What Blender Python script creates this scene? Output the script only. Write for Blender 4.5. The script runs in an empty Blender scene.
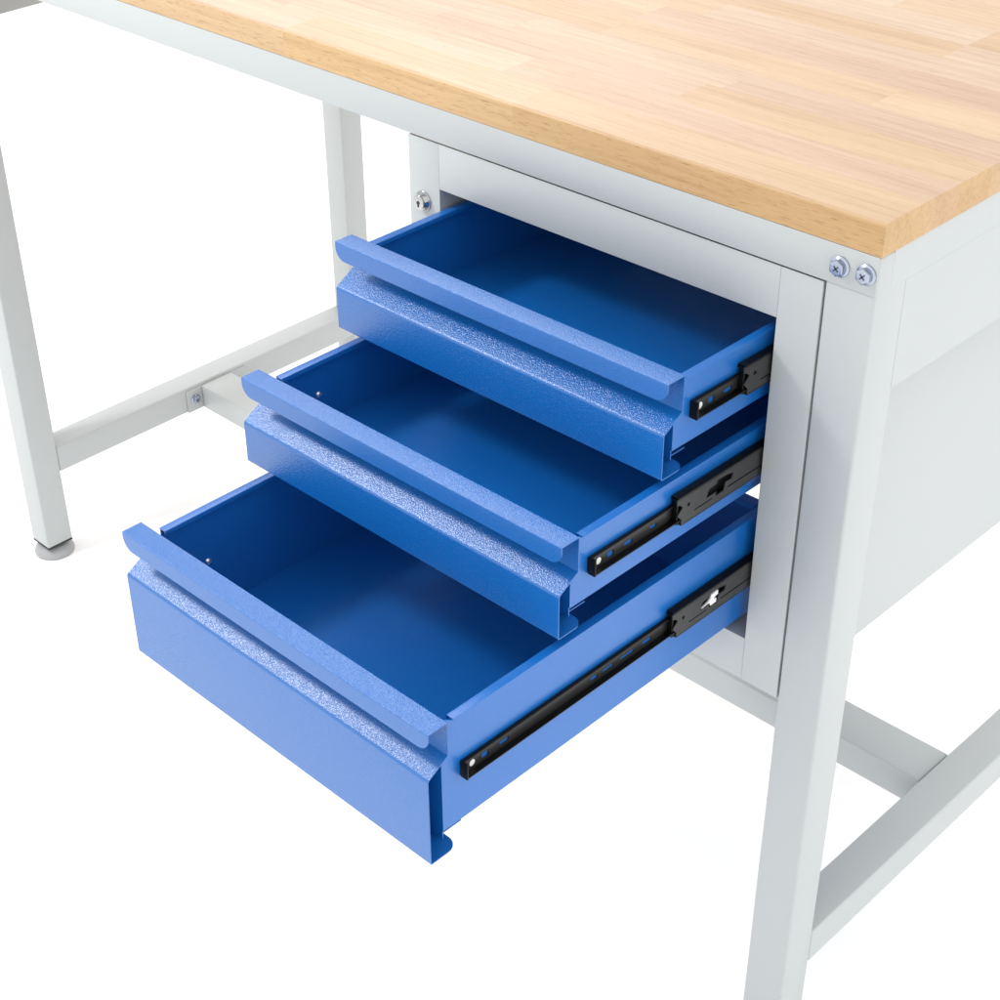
import bpy, bmesh, math, random
from mathutils import Vector, Matrix

random.seed(7)
S = 0.001                     # all builder coordinates are millimetres
col = bpy.context.scene.collection
scn = bpy.context.scene

# ------------------------------------------------------------------ camera
cd = bpy.data.cameras.new('camera'); cam = bpy.data.objects.new('camera', cd); col.objects.link(cam)
R = ((0.6991014881308301, 0.7145224100878145, -0.026736394213877746),
     (0.3841631522181877, -0.4068835698719045, -0.8287728476766602),
     (-0.6030553720605136, 0.5691251936530275, -0.5589460905833045))   # right, down, forward
m = Matrix(((R[0][0], -R[1][0], -R[2][0], 1295.576 * S),
            (R[0][1], -R[1][1], -R[2][1], -1200.186 * S),
            (R[0][2], -R[1][2], -R[2][2], 676.763 * S),
            (0, 0, 0, 1)))
cam.matrix_world = m
cd.sensor_width = 36; cd.lens = 1653.81 / 1000 * 36
cd.shift_x = (500 - 436.4) / 1000; cd.shift_y = (513.37 - 500) / 1000
cd.clip_start = 0.05; cd.clip_end = 200
scn.camera = cam

# ------------------------------------------------------------------ light
w = bpy.data.worlds.new('World'); scn.world = w; w.use_nodes = True
bg = w.node_tree.nodes['Background']; bg.inputs[0].default_value = (1, 1, 1, 1); bg.inputs[1].default_value = 1.38

def softbox(name, at, direction, dist, size, watts, color=(1, 1, 1)):
    l = bpy.data.lights.new(name, 'AREA'); l.shape = 'SQUARE'; l.size = size; l.energy = watts; l.color = color
    o = bpy.data.objects.new(name, l); col.objects.link(o)
    d = Vector(direction).normalized(); o.location = Vector(at) + d * dist
    o.rotation_euler = d.to_track_quat('Z', 'Y').to_euler()
    return o
softbox('softbox_left', (0.25, -0.3, -0.25), (-0.63, -0.36, 0.69), 2.6, 0.40, 31)
softbox('softbox_back', (0.2, -0.2, -0.1), (-0.55, 0.55, 0.63), 3.0, 1.3, 20)
softbox('softbox_right', (0.4, 0.0, -0.4), (0.8, 0.45, 0.3), 2.8, 1.5, 13)

vs = scn.view_settings
vs.view_transform = 'Standard'; vs.look = 'None'; vs.gamma = 1; vs.exposure = 0.0; vs.use_curve_mapping = False
scn.render.engine = 'CYCLES'

# ------------------------------------------------------------------ materials
def mat(name, color, rough=0.4, metal=0.0, spec=0.5, bump=0.0, bscale=300.0, bdist=0.001, detail=2.0, coat=0.0, mottled=0.0):
    M = bpy.data.materials.new(name); M.use_nodes = True
    nt = M.node_tree; b = nt.nodes['Principled BSDF']
    b.inputs['Base Color'].default_value = (*color, 1)
    b.inputs['Roughness'].default_value = rough; b.inputs['Metallic'].default_value = metal
    b.inputs['Specular IOR Level'].default_value = spec
    b.inputs['Coat Weight'].default_value = coat; b.inputs['Coat Roughness'].default_value = 0.15
    tc = nt.nodes.new('ShaderNodeTexCoord')
    if bump:
        n = nt.nodes.new('ShaderNodeTexNoise'); n.inputs['Scale'].default_value = bscale; n.inputs['Detail'].default_value = detail
        n.inputs['Roughness'].default_value = 0.55
        bp = nt.nodes.new('ShaderNodeBump'); bp.inputs['Strength'].default_value = bump; bp.inputs['Distance'].default_value = bdist
        nt.links.new(tc.outputs['Object'], n.inputs['Vector'])
        nt.links.new(n.outputs['Fac'], bp.inputs['Height']); nt.links.new(bp.outputs['Normal'], b.inputs['Normal'])
    if mottled:
        n2 = nt.nodes.new('ShaderNodeTexNoise'); n2.inputs['Scale'].default_value = 14; n2.inputs['Detail'].default_value = 3
        mp = nt.nodes.new('ShaderNodeMapRange'); mp.inputs['To Min'].default_value = 1 - mottled; mp.inputs['To Max'].default_value = 1 + mottled
        mx = nt.nodes.new('ShaderNodeVectorMath'); mx.operation = 'SCALE'; mx.inputs[0].default_value = color
        nt.links.new(tc.outputs['Object'], n2.inputs['Vector']); nt.links.new(n2.outputs['Fac'], mp.inputs['Value'])
        nt.links.new(mp.outputs['Result'], mx.inputs['Scale']); nt.links.new(mx.outputs['Vector'], b.inputs['Base Color'])
    return M

BLUE = mat('blue_hammered_paint', (0.005, 0.118, 0.41), 0.25, spec=0.8, bump=0.5, bscale=850, bdist=0.0008, detail=1.0, mottled=0.03)
BLUEIN = mat('blue_smooth_paint', (0.006, 0.128, 0.45), 0.30, spec=0.85, bump=0.6, bscale=560, bdist=0.0004, detail=1.5, mottled=0.03)
GREY = mat('pale_grey_paint', (0.445, 0.468, 0.468), 0.4, spec=0.45, bump=0.22, bscale=300, bdist=0.0004, mottled=0.012)
BLACK = mat('black_slide_metal', (0.004, 0.004, 0.004), 0.35, metal=0.0, spec=0.16, bump=0.05, bscale=200, bdist=0.0003)
GUNMETAL = mat('dark_slide_metal', (0.065, 0.065, 0.065), 0.38, metal=0.7, spec=0.5, bump=0.05, bscale=200, bdist=0.0003)
CHROME = mat('chrome', (0.45, 0.45, 0.46), 0.1, metal=1.0, bump=0.08, bscale=150, bdist=0.0004)
ZINC = mat('zinc_plate', (0.42, 0.46, 0.54), 0.16, metal=1.0, bump=0.1, bscale=200, bdist=0.0004)
STEEL = mat('bright_steel', (0.85, 0.85, 0.86), 0.38, metal=1.0)
DARKZ = mat('zinc_painted_shade', (0.12, 0.13, 0.16), 0.3, metal=1.0)  # darker copy of the zinc, paints recess shade on the bolt heads
WHITEP = mat('white_plastic', (0.8, 0.8, 0.8), 0.4, bump=0.05)
RUBBER = mat('black_rubber', (0.02, 0.02, 0.02), 0.6, bump=0.1)
FOOTG = mat('grey_foot_plastic', (0.35, 0.36, 0.37), 0.5, bump=0.1)
FLOORM = mat('white_studio_floor', (0.97, 0.97, 0.97), 0.7, spec=0.2, bump=0.03, bscale=40)

def wood_mat():
    M = bpy.data.materials.new('butcher_block_wood'); M.use_nodes = True
    nt = M.node_tree; N = nt.nodes; L = nt.links; b = N['Principled BSDF']
    tc = N.new('ShaderNodeTexCoord'); at = N.new('ShaderNodeAttribute'); at.attribute_name = 'stave'
    off = N.new('ShaderNodeVectorMath'); off.operation = 'SCALE'; off.inputs[0].default_value = (37.1, 13.7, 5.3)
    L.new(at.outputs['Fac'], off.inputs['Scale'])
    add = N.new('ShaderNodeVectorMath'); add.operation = 'ADD'
    L.new(tc.outputs['Object'], add.inputs[0]); L.new(off.outputs['Vector'], add.inputs[1])
    def noise(scale_vec, detail=4, rough=0.55, dist=0.0):
        mp = N.new('ShaderNodeMapping'); mp.inputs['Scale'].default_value = scale_vec
        L.new(add.outputs['Vector'], mp.inputs['Vector'])
        n = N.new('ShaderNodeTexNoise'); n.inputs['Scale'].default_value = 1; n.inputs['Detail'].default_value = detail
        n.inputs['Roughness'].default_value = rough; n.inputs['Distortion'].default_value = dist
        L.new(mp.outputs['Vector'], n.inputs['Vector']); return n.outputs['Fac']
    def ramp(src, stops):
        r = N.new('ShaderNodeValToRGB'); cr = r.color_ramp
        while len(cr.elements) < len(stops): cr.elements.new(0.5)
        for e, (p, c) in zip(cr.elements, stops): e.position = p; e.color = (*c, 1)
        L.new(src, r.inputs['Fac']); return r.outputs['Color']
    def mixc(t, a, bb, fac=1.0):
        x = N.new('ShaderNodeMix'); x.data_type = 'RGBA'; x.blend_type = t; x.inputs['Factor'].default_value = fac
        L.new(a, x.inputs['A']); L.new(bb, x.inputs['B']); return x.outputs['Result']
    base = ramp(at.outputs['Fac'], [(0.0, (0.50, 0.345, 0.205)), (0.3, (0.545, 0.395, 0.255)), (0.6, (0.50, 0.345, 0.245)), (1.0, (0.55, 0.42, 0.30))])
    broad = ramp(noise((2.2, 26, 26), 3, 0.5, 0.6), [(0.3, (0.86, 0.81, 0.77)), (0.65, (1, 1, 1))])
    fine = ramp(noise((7, 190, 190), 5, 0.62, 0.3), [(0.32, (0.80, 0.74, 0.66)), (0.55, (1, 1, 1))])
    pores = ramp(noise((60, 850, 850), 3, 0.6), [(0.33, (0.50, 0.36, 0.22)), (0.42, (1, 1, 1))])
    c = mixc('MULTIPLY', base, broad, 0.85); c = mixc('MULTIPLY', c, fine, 0.6)
    # the long cut edge shows a yellower, denser grain than the sanded top
    geo = N.new('ShaderNodeNewGeometry'); sep = N.new('ShaderNodeSeparateXYZ'); L.new(geo.outputs['Normal'], sep.inputs[0])
    ab = N.new('ShaderNodeMapRange'); ab.inputs['From Min'].default_value = 0.2; ab.inputs['From Max'].default_value = 0.8
    ab.inputs['To Min'].default_value = 1; ab.inputs['To Max'].default_value = 0
    L.new(sep.outputs['Z'], ab.inputs['Value'])
    pm = N.new('ShaderNodeMix'); pm.data_type = 'RGBA'; pm.blend_type = 'MULTIPLY'
    pf = N.new('ShaderNodeMapRange'); pf.inputs['To Min'].default_value = 0.3; pf.inputs['To Max'].default_value = 0.55
    L.new(ab.outputs['Result'], pf.inputs['Value']); L.new(pf.outputs['Result'], pm.inputs['Factor'])
    L.new(c, pm.inputs['A']); L.new(pores, pm.inputs['B']); c = pm.outputs['Result']
    tint = N.new('ShaderNodeMix'); tint.data_type = 'RGBA'; tint.blend_type = 'MULTIPLY'; tint.inputs['B'].default_value = (1.03, 0.96, 0.76, 1)
    L.new(ab.outputs['Result'], tint.inputs['Factor']); L.new(c, tint.inputs['A'])
    L.new(tint.outputs['Result'], b.inputs['Base Color'])
    b.inputs['Roughness'].default_value = 0.42; b.inputs['Specular IOR Level'].default_value = 0.4
    bp = N.new('ShaderNodeBump'); bp.inputs['Strength'].default_value = 0.15; bp.inputs['Distance'].default_value = 0.0005
    L.new(noise((40, 500, 500), 3), bp.inputs['Height']); L.new(bp.outputs['Normal'], b.inputs['Normal'])
    return M
WOOD = wood_mat()

# ------------------------------------------------------------------ helpers
def obj(name, bm, material, parent=None, origin=None, smooth=False, label=None):
    """link a bmesh (millimetres, world coordinates) as ONE mesh object whose origin is `origin`"""
    if origin is None:
        xs = [v.co for v in bm.verts]
        origin = (sum(v.x for v in xs) / len(xs), sum(v.y for v in xs) / len(xs), min(v.z for v in xs))
    org = Vector(origin)
    for v in bm.verts: v.co = (v.co - org) * S
    bmesh.ops.recalc_face_normals(bm, faces=bm.faces[:])
    if smooth:
        for f in bm.faces: f.smooth = True
        for e in bm.edges:
            if len(e.link_faces) == 2 and e.calc_face_angle(0) > math.radians(34): e.smooth = False
    me = bpy.data.meshes.new(name); bm.to_mesh(me); bm.free()
    if isinstance(material, (list, tuple)):
        for x in material: me.materials.append(x)
    else: me.materials.append(material)
    o = bpy.data.objects.new(name, me); col.objects.link(o)
    pw = Vector((0, 0, 0))
    if parent is not None:
        o.parent = parent; pw = parent['_w'] if '_w' in parent else (0, 0, 0); pw = Vector(pw)
    o['_w'] = [c for c in org]
    o.location = (org - pw) * S
    if label: o['label'] = label
    return o

def root(name, loc, label, cat):
    o = bpy.data.objects.new(name, None); col.objects.link(o); o.location = Vector(loc) * S
    o['_w'] = list(map(float, loc)); o['label'] = label; o['category'] = cat; o.empty_display_size = 0.05
    return o

def box(bm, x0, x1, y0, y1, z0, z1, bev=0.0, seg=2):
    r = bmesh.ops.create_cube(bm, size=1)
    vsx = r['verts']
    for v in vsx:
        v.co = Vector((x0 + (v.co.x + .5) * (x1 - x0), y0 + (v.co.y + .5) * (y1 - y0), z0 + (v.co.z + .5) * (z1 - z0)))
    if bev:
        es = list({e for v in vsx for e in v.link_edges})
        bmesh.ops.bevel(bm, geom=es, offset=bev, segments=seg, affect='EDGES', profile=0.5)
    return bm

def cyl(bm, c, axis, r, h, seg=32, r2=None, bev=0.0):
    """closed cylinder from centre c along unit axis for length h"""
    a = Vector(axis).normalized(); q = Vector((0, 0, 1)).rotation_difference(a).to_matrix().to_4x4()
    M = Matrix.Translation(Vector(c) + a * h / 2) @ q
    rr = bmesh.ops.create_cone(bm, cap_ends=True, segments=seg, radius1=r, radius2=r if r2 is None else r2, depth=h, matrix=M)
    if bev:
        top = [e for v in rr['verts'] for e in v.link_edges if all((x.co - Vector(c)).dot(a) > h * 0.99 for x in e.verts)]
        bmesh.ops.bevel(bm, geom=list(set(top)), offset=bev, segments=3, affect='EDGES', profile=0.5)
    return bm

def fillet(pts, rad, n=5):
    """round the inner corners of a 2D polyline"""
    out = [Vector(pts[0])]
    for i in range(1, len(pts) - 1):
        p0, p, p1 = Vector(pts[i - 1]), Vector(pts[i]), Vector(pts[i + 1])
        r = rad[i] if isinstance(rad, (list, tuple)) else rad
        if r <= 0: out.append(p); continue
        a = (p0 - p).normalized(); b = (p1 - p).normalized()
        ang = math.acos(max(-1, min(1, a.dot(b)))); t = r / math.tan(ang / 2)
        s, e = p + a * t, p + b * t
        for k in range(n + 1):
            u = k / n; out.append(s.lerp(p, u).lerp(p.lerp(e, u), u))
    out.append(Vector(pts[-1])); return out

def sheet(bm, prof, xr, th, side=1):
    """folded sheet metal: 2D profile (y,z) swept in X; xr(i, point) -> (x0, x1); th is added on one side"""
    n = len(prof); nr = []
    for i in range(n):
        a = prof[max(0, i - 1)]; b = prof[min(n - 1, i + 1)]
        d = (b - a).normalized(); nr.append(Vector((-d.y, d.x)) * side)
    rows = []
    for i, p in enumerate(prof):
        x0, x1 = xr(i, p); q = p + nr[i] * th
        rows.append([bm.verts.new((x0, p.x, p.y)), bm.verts.new((x1, p.x, p.y)), bm.verts.new((x1, q.x, q.y)), bm.verts.new((x0, q.x, q.y))])
    for i in range(n - 1):
        A, B = rows[i], rows[i + 1]
        for k in range(4): bm.faces.new((A[k], A[(k + 1) % 4], B[(k + 1) % 4], B[k]))
    bm.faces.new(rows[0]); bm.faces.new(rows[-1][::-1])
    return bm

def plate(bm, outer, holes, x0, x1):
    """flat plate in the Y-Z plane with cut-outs, from x0 to x1 thick"""
    vsx = []; es = []
    for loop in [outer] + list(holes):
        vv = [bm.verts.new((x0, y, z)) for y, z in loop]; vsx += vv
        es += [bm.edges.new((vv[i], vv[(i + 1) % len(vv)])) for i in range(len(vv))]
    r = bmesh.ops.triangle_fill(bm, edges=es, use_beauty=True)
    fs = [g for g in r['geom'] if isinstance(g, bmesh.types.BMFace)]
    e = bmesh.ops.extrude_face_region(bm, geom=fs)
    for g in e['geom']:
        if isinstance(g, bmesh.types.BMVert): g.co.x = x1
    return bm

def circ(y, z, ry, rz=None, n=16):
    rz = ry if rz is None else rz
    return [(y + ry * math.cos(2 * math.pi * k / n), z + rz * math.sin(2 * math.pi * k / n)) for k in range(n)]

def sag(r, d):
    """inset of a rounded corner of radius r at distance d from the end edge"""
    if d >= r: return 0.0
    return r - math.sqrt(max(0.0, r * r - (r - d) ** 2))

# ------------------------------------------------------------------ setting
FZ = -1094
bm = bmesh.new(); box(bm, -9000, 9000, -9000, 9000, FZ - 30, FZ)
fl = obj('floor', bm, FLOORM, origin=(0, 0, FZ)); fl['kind'] = 'structure'

# ------------------------------------------------------------------ workbench
XL, XR, LEG, YB = -1075.0, 604.2, 52.8, 822.0
bench = root('workbench', (-235, 400, FZ), 'pale grey steel workbench with a light wooden butcher block top and square tube legs', 'workbench')

# wooden top: staves glued side by side, with finger jointed ends
def tabletop():
    b = bmesh.new(); lay = b.faces.layers.float.new('stave'); rnd = random.Random(3)
    z0, z1 = 39.0, 71.5; y0, y1, x0, x1 = -1.0, YB + 1, XL - 1, XR + 2
    rows = [y0, 62.0]
    while rows[-1] < y1 - 60: rows.append(rows[-1] + rnd.uniform(52, 66))
    rows.append(y1)
    def quad(p, v):
        f = b.faces.new([b.verts.new(q) for q in p]); f[lay] = v
    bv = 3.5
    for j in range(len(rows) - 1):
        ya, yb = rows[j], rows[j + 1]
        if j == 0: xs = [x0, -620, -210, 158.8, x1]; vals = [0.5, 0.9, 0.28, 0.08]
        elif j == 1: xs = [x0, -700, -280, 82, x1]; vals = [0.3, 0.6, 0.97, 0.52]
        else:
            xs = [x0, x0 + rnd.uniform(120, 420)]
            while xs[-1] < x1 - 380: xs.append(xs[-1] + rnd.uniform(300, 430))
            xs.append(x1); vals = [rnd.random() for _ in xs[1:]]
        for i in range(len(xs) - 1):
            a, c, v = xs[i], xs[i + 1], vals[i]
            yt = ya + bv if j == 0 else ya
            quad([(a, yt, z1), (c, yt, z1), (c, yb, z1), (a, yb, z1)], v)
            quad([(a, ya, z0), (a, yb, z0), (c, yb, z0), (c, ya, z0)], v)
            if j == 0:
                prev = (ya, z0 + 1.0)
                arc = [(ya, z1 - bv)] + [(ya + bv - bv * math.cos(t), z1 - bv + bv * math.sin(t)) for t in (0.4, 0.8, 1.2)] + [(ya + bv, z1)]
                for (yy, zz) in arc:
                    quad([(a, prev[0], prev[1]), (c, prev[0], prev[1]), (c, yy, zz), (a, yy, zz)], v); prev = (yy, zz)
                quad([(a, ya, z0 + 1.0), (a, ya, z0), (c, ya, z0), (c, ya, z0 + 1.0)], v)
            if yb == y1: quad([(a, yb, z0), (a, yb, z1), (c, yb, z1), (c, yb, z0)], v)
            edge = [(yb, z0), (yb, z1)] + ([(ya + bv, z1)] + [(ya + bv - bv * math.cos(t), z1 - bv + bv * math.sin(t)) for t in (1.2, 0.8, 0.4)] + [(ya, z1 - bv), (ya, z0 + 1), (ya, z0)] if j == 0 else [(ya, z1), (ya, z0)])
            if i == 0: quad([(a, q[0], q[1]) for q in edge], v)
            if i == len(xs) - 2: quad([(c, q[0], q[1]) for q in edge], v)
    bmesh.ops.remove_doubles(b, verts=b.verts[:], dist=0.01)
    return b
obj('tabletop', tabletop(), WOOD, bench, origin=(-235, 400, 39))

def leg(x, y, foot=True):
    b = bmesh.new(); box(b, x, x + LEG, y, y + LEG, -1067, 37.5, 3.0, 3)
    o = obj('leg', b, GREY, bench, origin=(x + LEG / 2, y + LEG / 2, -1067), smooth=True)
    b = bmesh.new(); cx, cy = x + LEG / 2, y + LEG / 2
    box(b, x + .4, x + LEG - .4, y + .4, y + LEG - .4, -1070.5, -1067.2, .8)
    obj('end_cap', b, RUBBER, o)
    b = bmesh.new(); cyl(b, (cx, cy, -1080), (0, 0, 1), 6, 12, 20); 
    prof = [(36, FZ), (37, FZ + 4), (35, FZ + 10), (29, FZ + 16), (18, FZ + 20), (0, FZ + 21)]
    rings = []
    for r, z in prof[:-1]: rings.append([b.verts.new((cx + r * math.cos(2 * math.pi * k / 36), cy + r * math.sin(2 * math.pi * k / 36), z)) for k in range(36)])
    for A, B in zip(rings, rings[1:]):
        for k in range(36): b.faces.new((A[k], A[(k + 1) % 36], B[(k + 1) % 36], B[k]))
    b.faces.new(rings[-1]); b.faces.new(rings[0][::-1])
    obj('levelling_foot', b, FOOTG, o, smooth=True)
    return o
for (x, y) in ((XR - LEG, 0), (XL, 0), (XL, YB - LEG), (XR - LEG, YB - LEG)): leg(x, y)

# front rail wraps over the legs, 1.6 mm proud of them
b = bmesh.new(); box(b, XL - .5, XR + .3, -1.6, -0.2, 0, 38.6, .5, 2); box(b, XL + LEG + 2, XR - LEG - 2, -0.1, 30, 35.0, 38.4)
obj('apron', b, GREY, bench, origin=(-235, 0, 0), smooth=True)
b = bmesh.new(); box(b, XL - .5, XR + .3, YB + .2, YB + 1.6, -115, 38.6, .5, 2); obj('apron', b, GREY, bench)
for x0 in (XL - 1.4, XR):
    b = bmesh.new()
    xa, xb_ = (XL - .15, XL + 1.2) if x0 < 0 else (XR - 1.2, XR + .15)
    box(b, xa, xb_, 24, YB - 24, -0.2, 38.5, .1, 1); box(b, xa, xb_, LEG - 2.5, YB - LEG + 2.5, -114.5, -0.25, .1, 1)
    obj('apron', b, GREY, bench, smooth=True)
# lower side rails and the long stretcher between them
for x0 in (XL, XR - LEG):
    b = bmesh.new(); box(b, x0 + .4, x0 + LEG - .4, LEG + .2, YB - LEG - .2, -922, -870, 3, 3)
    obj('side_rail', b, GREY, bench, smooth=True)
SX0, SX1, SY0, SY1, SZ0, SZ1 = XL + LEG + 2.4, XR - LEG - 2.4, 378.0, 450.3, -924.7, -876.0
b = bmesh.new(); box(b, SX0, SX1, SY0, SY1, SZ0, SZ1, 2.5, 3)
st = obj('stretcher', b, GREY, bench, smooth=True)
for x, d in ((SX0, -1), (SX1, 1)):
    b = bmesh.new(); box(b, min(x, x + d * 2.2), max(x, x + d * 2.2), 342, 486, -923, -877, .8); obj('bracket', b, GREY, st)
def hexbolt(parent, c, axis, r=10.2, hexr=7.8, hh=5.5, name='bolt'):
    """flange bolt: washer flange, flat hexagon head with painted dark cross bars"""
    a = Vector(axis).normalized(); c = Vector(c); b = bmesh.new()
    cyl(b, c, a, r, 1.3, 40); cyl(b, c + a * 1.3, a, r * .97, 1.3, 40, r2=hexr * 1.05)
    cyl(b, c + a * 2.0, a, hexr, hh, 6, bev=.8)
    n0 = set(b.faces)
    u = Vector((0, 0, 1)); v = a.cross(u)
    for p, q in ((u + v, u - v), (u - v, u + v)):          # thin dark bars on the flat head, painted shade for its dished facets
        p = p.normalized(); q = q.normalized()
        M = Matrix((( p.x * 7.0, q.x * 1.5, a.x * .3, 0), (p.y * 7.0, q.y * 1.5, a.y * .3, 0), (p.z * 7.0, q.z * 1.5, a.z * .3, 0), (0, 0, 0, 1)))
        M.translation = c + a * (2.0 + hh + (.12 if p.z * q.z > 0 or v.dot(p) > 0 else .2))
        bmesh.ops.create_cube(b, size=1, matrix=M)
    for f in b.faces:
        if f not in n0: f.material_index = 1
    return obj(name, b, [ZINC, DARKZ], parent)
hexbolt(st, (SX0, 361, -899), (1, 0, 0)); hexbolt(st, (SX1, 361, -899), (-1, 0, 0))
hexbolt(bench, (566, -1.6, 18.6), (0, -1, 0)); hexbolt(bench, (593.6, -1.6, 19.4), (0, -1, 0))
hexbolt(bench, (-1065, -1.6, 19.0), (0, -1, 0)); hexbolt(bench, (-1037, -1.6, 19.0), (0, -1, 0))

# ------------------------------------------------------------------ drawer cabinet
WC, HC, DC = 549.6, 500.0, 560.0
OL, OR_, OT, OB = 45.6, 502.4, -55.7, -444.0
cab = root('drawer_cabinet', (275, 280, -500), 'grey steel cabinet with three open blue drawers, hung under the bench top', 'drawer cabinet')
b = bmesh.new(); box(b, -3.0, OL, 0.2, 1.8, -HC, -2.6, .5, 2); box(b, -2.9, -1.4, 1.9, 14, -HC + 1, -3.4); box(b, OL - 1.4, OL - .2, 1.9, 62, OB - 2, OT + 2)
obj('stile', b, GREY, cab, smooth=True)
b = bmesh.new(); box(b, OR_, WC, 0.2, 2.2, -HC, -2.6, .9, 3)
box(b, OR_, OR_ + 1.4, 2.3, 26, OB - 2, OT + 2)
obj('stile', b, GREY, cab, smooth=True)
b = bmesh.new(); box(b, OL + .05, OR_ - .05, 0.35, 1.9, OT, -2.6, .2, 2); box(b, OL + 2, OR_ - 2, 2.0, 26, OT, OT + 1.4)
obj('rail', b, GREY, cab, smooth=True)
b = bmesh.new(); box(b, OL + .05, OR_ - .05, 0.5, 2.0, -HC + .2, OB, .2, 2); box(b, OL + 1, OR_ - .4, 2.1, 62, OB - 1.5, OB - .1)
obj('rail', b, GREY, cab, smooth=True)
b = bmesh.new(); box(b, -2.8, -1.4, 14.2, DC, -HC, -3.5, .3); obj('side_panel', b, GREY, cab)
b = bmesh.new(); box(b, WC - 1.8, WC - .3, 2.6, DC, -HC, -3.5, .3); obj('side_panel', b, GREY, cab)
b = bmesh.new(); box(b, -1.2, WC - 2, DC - 1.6, DC - .2, -HC + 2, -3.6, .3); obj('back_panel', b, GREY, cab)
b = bmesh.new(); box(b, -1.2, WC - 2, 2.4, DC - 2, -5.0, -3.6, .3); obj('top_panel', b, GREY, cab)
for x in (33.0, 514.5):      # inner plates that carry the runners
    b = bmesh.new(); box(b, x, x + 1.4, 27, DC - 3, -HC + 20, -8); obj('runner_plate', b, GREY, cab)

# cylinder lock in the left stile
lx, lz = 19.5, -76.5
b = bmesh.new(); cyl(b, (lx, .2, lz), (0, -1, 0), 12.2, 2.2, 48, bev=.8); cyl(b, (lx, -2.0, lz), (0, -1, 0), 11.4, 5.0, 48, r2=9.6)
lk = obj('lock', b, CHROME, cab, smooth=True)
b = bmesh.new(); cyl(b, (lx, -6.8, lz), (0, -1, 0), 8.6, 2.0, 40, bev=.6); obj('lock_face', b, CHROME, lk, smooth=True)
b = bmesh.new(); cyl(b, (lx, -8.75, lz), (0, -1, 0), 2.3, .5, 20); box(b, lx - 1.0, lx + 1.0, -9.3, -8.75, lz - 5, lz + 1)
obj('keyhole', b, RUBBER, lk)

FX0, FX1 = 47.6, 500.4          # drawer front
BX0, BX1 = 52.0, 490.0          # drawer box
A_, W_, Sl, C_, LIP = 24.5, 38.8, 14.9, 25.8, 20.6
drawers = [dict(y=-133.5, t=-63.9, h=101.6, sz=-113.5, my=-41.0, mz=-111.0, rivet=None,
                label='blue top drawer, shallow and pulled out least'),
           dict(y=-274.1, t=-171.7, h=101.8, sz=-220.3, my=-132.5, mz=-218.2, rivet=(-200.1, -232.1),
                label='blue middle drawer, shallow and half pulled out'),
           dict(y=-444.3, t=-283.5, h=155.3, sz=-359.5, my=-128.0, mz=-358.5, rivet=(-371.9, -369.4),
                label='blue bottom drawer, deepest and pulled fully out')]

def slide_inner(y0, y1, zc, cutouts):
    """drawer member of the runner: a C channel open outwards with a closed front end"""
    h = 9.6; x0 = BX1 + .3; b = bmesh.new()
    zt, zb = zc + h, zc - h
    prof = [Vector(p) for p in ((BX1 + 5.2, zt - 1.0), (BX1 + 5.2, zt), (x0, zt), (x0, zb), (BX1 + 9.6, zb), (BX1 + 9.6, zb + 2.2))]
    pf = fillet(prof, [0, 0.9, 2.2, 2.2, 1.8, 0], 4)
    # the web keeps its screw holes: build lips and web apart
    up = [p for p in pf if p.y > zt - 4.4]; dn = [p for p in pf if p.y < zb + 4.4]
    for part in (up, dn):
        rows = []
        for i, p in enumerate(part):
            a = part[max(0, i - 1)]; c = part[min(len(part) - 1, i + 1)]; d = (c - a).normalized(); n = Vector((-d.y, d.x)) * 1.0
            q = p + n
            rows.append([b.verts.new((p.x, y0, p.y)), b.verts.new((p.x, y1, p.y)), b.verts.new((q.x, y1, q.y)), b.verts.new((q.x, y0, q.y))])
        for A, B in zip(rows, rows[1:]):
            for k in range(4): b.faces.new((A[k], A[(k + 1) % 4], B[(k + 1) % 4], B[k]))
        b.faces.new(rows[0]); b.faces.new(rows[-1][::-1])
    n0 = set(b.faces)
    plate(b, [(y0, zt - 2.2), (y1, zt - 2.2), (y1, zb + 2.2), (y0, zb + 2.2)], cutouts, x0, x0 + 1.1)
    for f in b.faces:
        if f not in n0: f.material_index = 1
    # closed bumper end
    box(b, x0, BX1 + 10.0, y0 - 1.6, y0 + 1.0, zb, zt, 1.0, 2)
    return b

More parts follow.
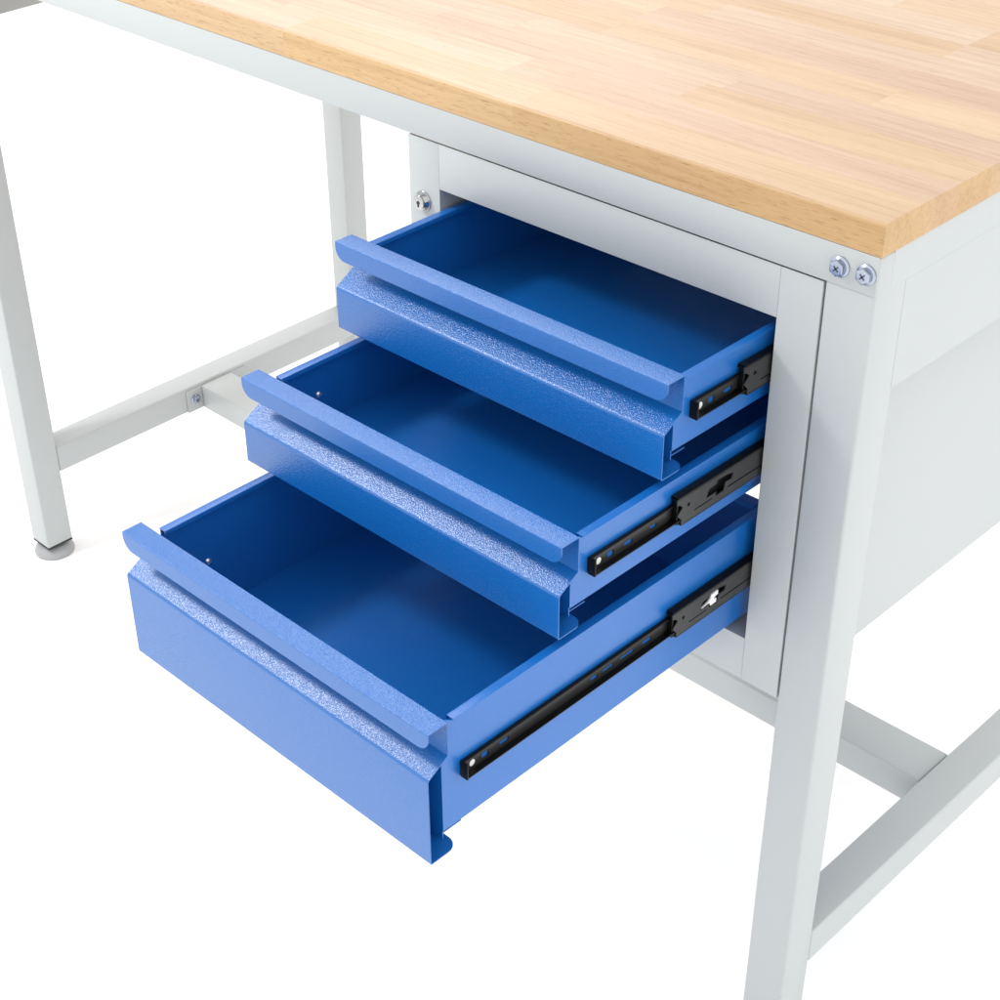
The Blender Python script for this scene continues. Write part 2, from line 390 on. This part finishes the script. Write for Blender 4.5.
def slide_middle(y0, y1, zc):
    """intermediate member: plate facing outwards, edges curled in, latch window and ball cage end"""
    h = 17.6; xo = BX1 + 10.2; b = bmesh.new(); zt, zb = zc + h, zc - h
    o = y0
    outer = [(o, zt - 3), (o + 1.5, zt - 1.2), (y1, zt - 1.2), (y1, zb + 1.2), (o + 8, zb + 1.2), (o + 8, zb + 8), (o + 4, zb + 12), (o + 1.5, zb + 15),
             (o + 6, zb + 19), (o + 9, zb + 22), (o + 5, zb + 26), (o, zb + 28)]
    win = [(o + 46, zc - 3), (o + 49, zc + 6), (o + 62, zc + 7), (o + 62, zc + 11), (o + 78, zc + 10), (o + 88, zc + 8), (o + 86, zc + 2),
           (o + 76, zc + 2), (o + 74, zc - 7), (o + 60, zc - 7), (o + 62, zc - 2.5)]
    groove = [(o + 28, zc - 8), (o + 28, zc - 6.6), (o + 56, zc - 6.6), (o + 56, zc - 8)]
    g2 = [(o + 80, zc - 6.2), (o + 80, zc - 4.6), (y1 - 4, zc - 4.6), (y1 - 4, zc - 6.2)]
    hole = circ(o + 18, zc + 4, 2.2, 2.2, 12)
    plate(b, outer, [win, groove, g2, hole], xo - 1.2, xo)
    for f in b.faces: f.material_index = 1
    # curled long edges
    for s in (1, -1):
        ze = zc + s * h
        pr = fillet([(xo, ze - s * 2.4), (xo, ze), (xo - 9.4, ze), (xo - 9.4, ze - s * 4.5)], [0, 1.8, 2.0, 0], 4)
        rows = []
        for i, p in enumerate(pr):
            a = pr[max(0, i - 1)]; c = pr[min(len(pr) - 1, i + 1)]; d = (c - a).normalized(); n = Vector((-d.y, d.x)) * (1.1 if s > 0 else -1.1)
            q = p + n; ya = y0 + (2 if s > 0 else 9)
            rows.append([b.verts.new((p.x, ya, p.y)), b.verts.new((p.x, y1, p.y)), b.verts.new((q.x, y1, q.y)), b.verts.new((q.x, ya, q.y))])
        for A, B in zip(rows, rows[1:]):
            for k in range(4): b.faces.new((A[k], A[(k + 1) % 4], B[(k + 1) % 4], B[k]))
        b.faces.new(rows[0]); b.faces.new(rows[-1][::-1])
    return b

def drawer(i, D):
    y, t, h = D['y'], D['t'], D['h']; bot = t - h; yb = y + 489
    org = (275, y + 244, bot)
    # --- box: floor pan, walls, top flanges
    b = bmesh.new(); th = 1.2
    tz, fz, sb = t - 14, bot + 5, bot + 15.5
    box(b, BX0, BX1 - 10, y + .4, yb - .2, fz - th, fz)                                     # floor
    # left wall, its front end notched below the flange
    lw = [(y + .4, fz + .02), (yb - 1.4, fz + .02), (yb - 1.4, tz - .3), (y + 18, tz - .3), (y + 18, tz - 9), (y + .4, tz - 9)]
    plate(b, lw, [], BX0, BX0 + th)
    # right wall with a step in above the floor
    plate(b, [(y + .1, sb), (yb - 1.4, sb), (yb - 1.4, tz - .3), (y + 18, tz - .3), (y + 15, tz + .5), (y + .1, tz + 10)], [], BX1 - th, BX1)
    box(b, BX1 - 10.0, BX1 - th, y + .6, yb - 1.6, sb - .02, sb + th)
    box(b, BX1 - 10.0 - th, BX1 - 10.0, y + .6, yb - 1.6, fz - th, sb + th - .1)
    # back and front walls
    box(b, BX0 + th, BX1 - th, yb - 1.4, yb, fz + .02, tz)
    box(b, BX0 + 1.3, BX1 - th - .1, y + .2, y + 1.3, fz + .03, t - 16)
    # top flanges (folded sheet, small lip down)
    def fl_x(x_out, s):
        rr = [Vector(p) for p in ((x_out, tz - .8), (x_out, tz), (x_out + s * 10.2, tz), (x_out + s * 10.2, tz - 5))]
        pr = fillet(rr, [0, .7, 1.2, 0], 3); rows = []
        for k, p in enumerate(pr):
            a = pr[max(0, k - 1)]; c = pr[min(len(pr) - 1, k + 1)]; d = (c - a).normalized(); n = Vector((d.y, -d.x)) * (s * 1.1); q = p + n
            rows.append([b.verts.new((p.x, y + 17.5, p.y)), b.verts.new((p.x, yb, p.y)), b.verts.new((q.x, yb, q.y)), b.verts.new((q.x, y + 17.5, q.y))])
        for A, B in zip(rows, rows[1:]):
            for k in range(4): b.faces.new((A[k], A[(k + 1) % 4], B[(k + 1) % 4], B[k]))
        b.faces.new(rows[0]); b.faces.new(rows[-1][::-1])
    fl_x(BX0 - .1, 1); fl_x(BX1 + .1, -1)
    bp_ = fillet([(yb + .2, tz - .8), (yb + .2, tz + .25), (yb - 15.5, tz + .25), (yb - 15.5, tz - 5)], [0, .7, 1.2, 0], 3)
    sheet(b, bp_, lambda k, p: (BX0 + 11, BX1 - 11), 1.1, side=1)
    dr = obj('drawer', b, BLUEIN, cab, origin=org, smooth=True, label=D['label'])
    # --- folded front: handle lip, top, web, slope, face, bottom flange
    b = bmesh.new()
    raw = [(y - A_, t - LIP), (y - A_, t), (y, t), (y, t - W_), (y - C_, t - W_ - Sl), (y - C_, bot), (y + 9.5, bot)]
    pr = fillet(raw, [0, 1.5, 1.3, 1.5, 4.0, 1.2, 0], 8)
    # densify lip and flange ends so their corners can be rounded
    lip = [Vector((y - A_, t - LIP + d)) for d in (0, .25, .7, 1.5, 2.6, 4, 5.6, 7.5, 9.5, 11.5, 13.5)]
    fla = [Vector((y + 9.5 - d, bot)) for d in (13, 10, 7.5, 5.5, 3.8, 2.4, 1.3, .6, .2, 0)]
    pr = lip + pr[1:-1] + fla
    def xr(k, p):
        if abs(p.x - (y - A_)) < .01 and p.y < t - 4: s = sag(14.0, p.y - (t - LIP)); return FX0 + s, FX1 - s
        if abs(p.y - bot) < .01: s = sag(13.0, y + 9.5 - p.x); return FX0 + s, FX1 - s
        return FX0, FX1
    sheet(b, pr, xr, 1.2, side=-1)
    box(b, BX0 + 12, BX1 - 10, y + 9.4, y + 33, bot, bot + 1.15)                          # tongue under the floor
    obj('front_panel', b, BLUE, dr, smooth=True)
    # --- rivets through the left wall
    if D['rivet']:
        ry, rz = D['rivet']; b = bmesh.new()
        cyl(b, (BX0 + 1.2, ry, rz), (1, 0, 0), 4.4, 2.2, 20, r2=3.2, bev=.6); obj('screw', b, STEEL, dr, smooth=True)
    # --- runner on the right side
    zc = D['sz']; ys = y + 24.5
    def slot(a, l, r=2.6): return [(a, zc - 3.0 + r), (a + l, zc - 3.0 + r), (a + l, zc - 3.0 - r), (a, zc - 3.0 - r)]
    cuts = [circ(ys + 14, zc - 2.4, 4.0, 4.0, 18)]
    cuts.append(slot(ys + 26, 9, 3.2)); cuts.append(slot(ys + 50, 12, 2.4))
    if i == 2: cuts += [slot(ys + 178, 10, 2.4), slot(ys + 196, 16, 2.0), slot(ys + 222, 22, 2.0), slot(ys + 256, 14, 2.4)]
    if i == 1: cuts += [slot(ys + 88, 10, 2.0)]
    rl = obj('slide_rail', slide_inner(ys, yb - 5, zc, cuts), [BLACK, GUNMETAL], dr, smooth=True)
    b = bmesh.new(); cyl(b, (BX1 + .25, ys + 13.6, zc - 2.4), (1, 0, 0), 3.7, .9, 24); obj('screw', b, WHITEP, rl)
    b = bmesh.new()
    for s in (1, -1): cyl(b, (BX1 + 4.6, ys + 1.0, zc + s * 5), (0, 1, 0), .1, .1, 6)
    b.free()
    b = bmesh.new(); box(b, BX0 - 5.4, BX0 - .3, y + 22, yb - 5, zc - 9.6, zc + 9.6, 1.0); obj('slide_rail', b, BLACK, dr, smooth=True)
    # --- telescoping members that stay with the cabinet side
    mz, my = D['mz'], D['my']; ye = min(my + 470, DC - 20)
    md = obj('telescopic_slide', slide_middle(my, ye, mz), [BLACK, GUNMETAL], dr, smooth=True)
    b = bmesh.new(); o = my
    box(b, BX1 + 2.6, BX1 + 8.6, o + 1, o + 9, mz + 10.8, mz + 15.4, .6); box(b, BX1 + 2.6, BX1 + 8.6, o + 3, o + 10, mz - 14.6, mz - 10.2, .6)
    box(b, BX1 + 2.6, BX1 + 8.4, o + 2, o + 4.5, mz - 14, mz + 14, .5)
    obj('ball_cage', b, BLACK, md)
    if i == 2:
        b = bmesh.new()
        plate(b, [(o + 64, mz - 6.5), (o + 60, mz - 1.2), (o + 49, mz - 2.8), (o + 60, mz + .5), (o + 64, mz + 3.5), (o + 63, mz + 7), (o + 75, mz + 8.2), (o + 75.5, mz + 3),
                  (o + 69, mz + 1.5), (o + 69, mz - .5), (o + 73, mz - 1), (o + 73, mz - 6)], [], BX1 + 7.8, BX1 + 9.7)
        obj('latch_lever', b, WHITEP, md)
    b = bmesh.new(); box(b, OR_ + 2.0, OR_ + 12, 27.5, DC - 8, mz - 22, mz + 22, 1.2); obj('outer_slide', b, BLACK, md)
    return dr
for i, D in enumerate(drawers): drawer(i, D)

for o in list(bpy.data.objects):
    if '_w' in o: del o['_w']
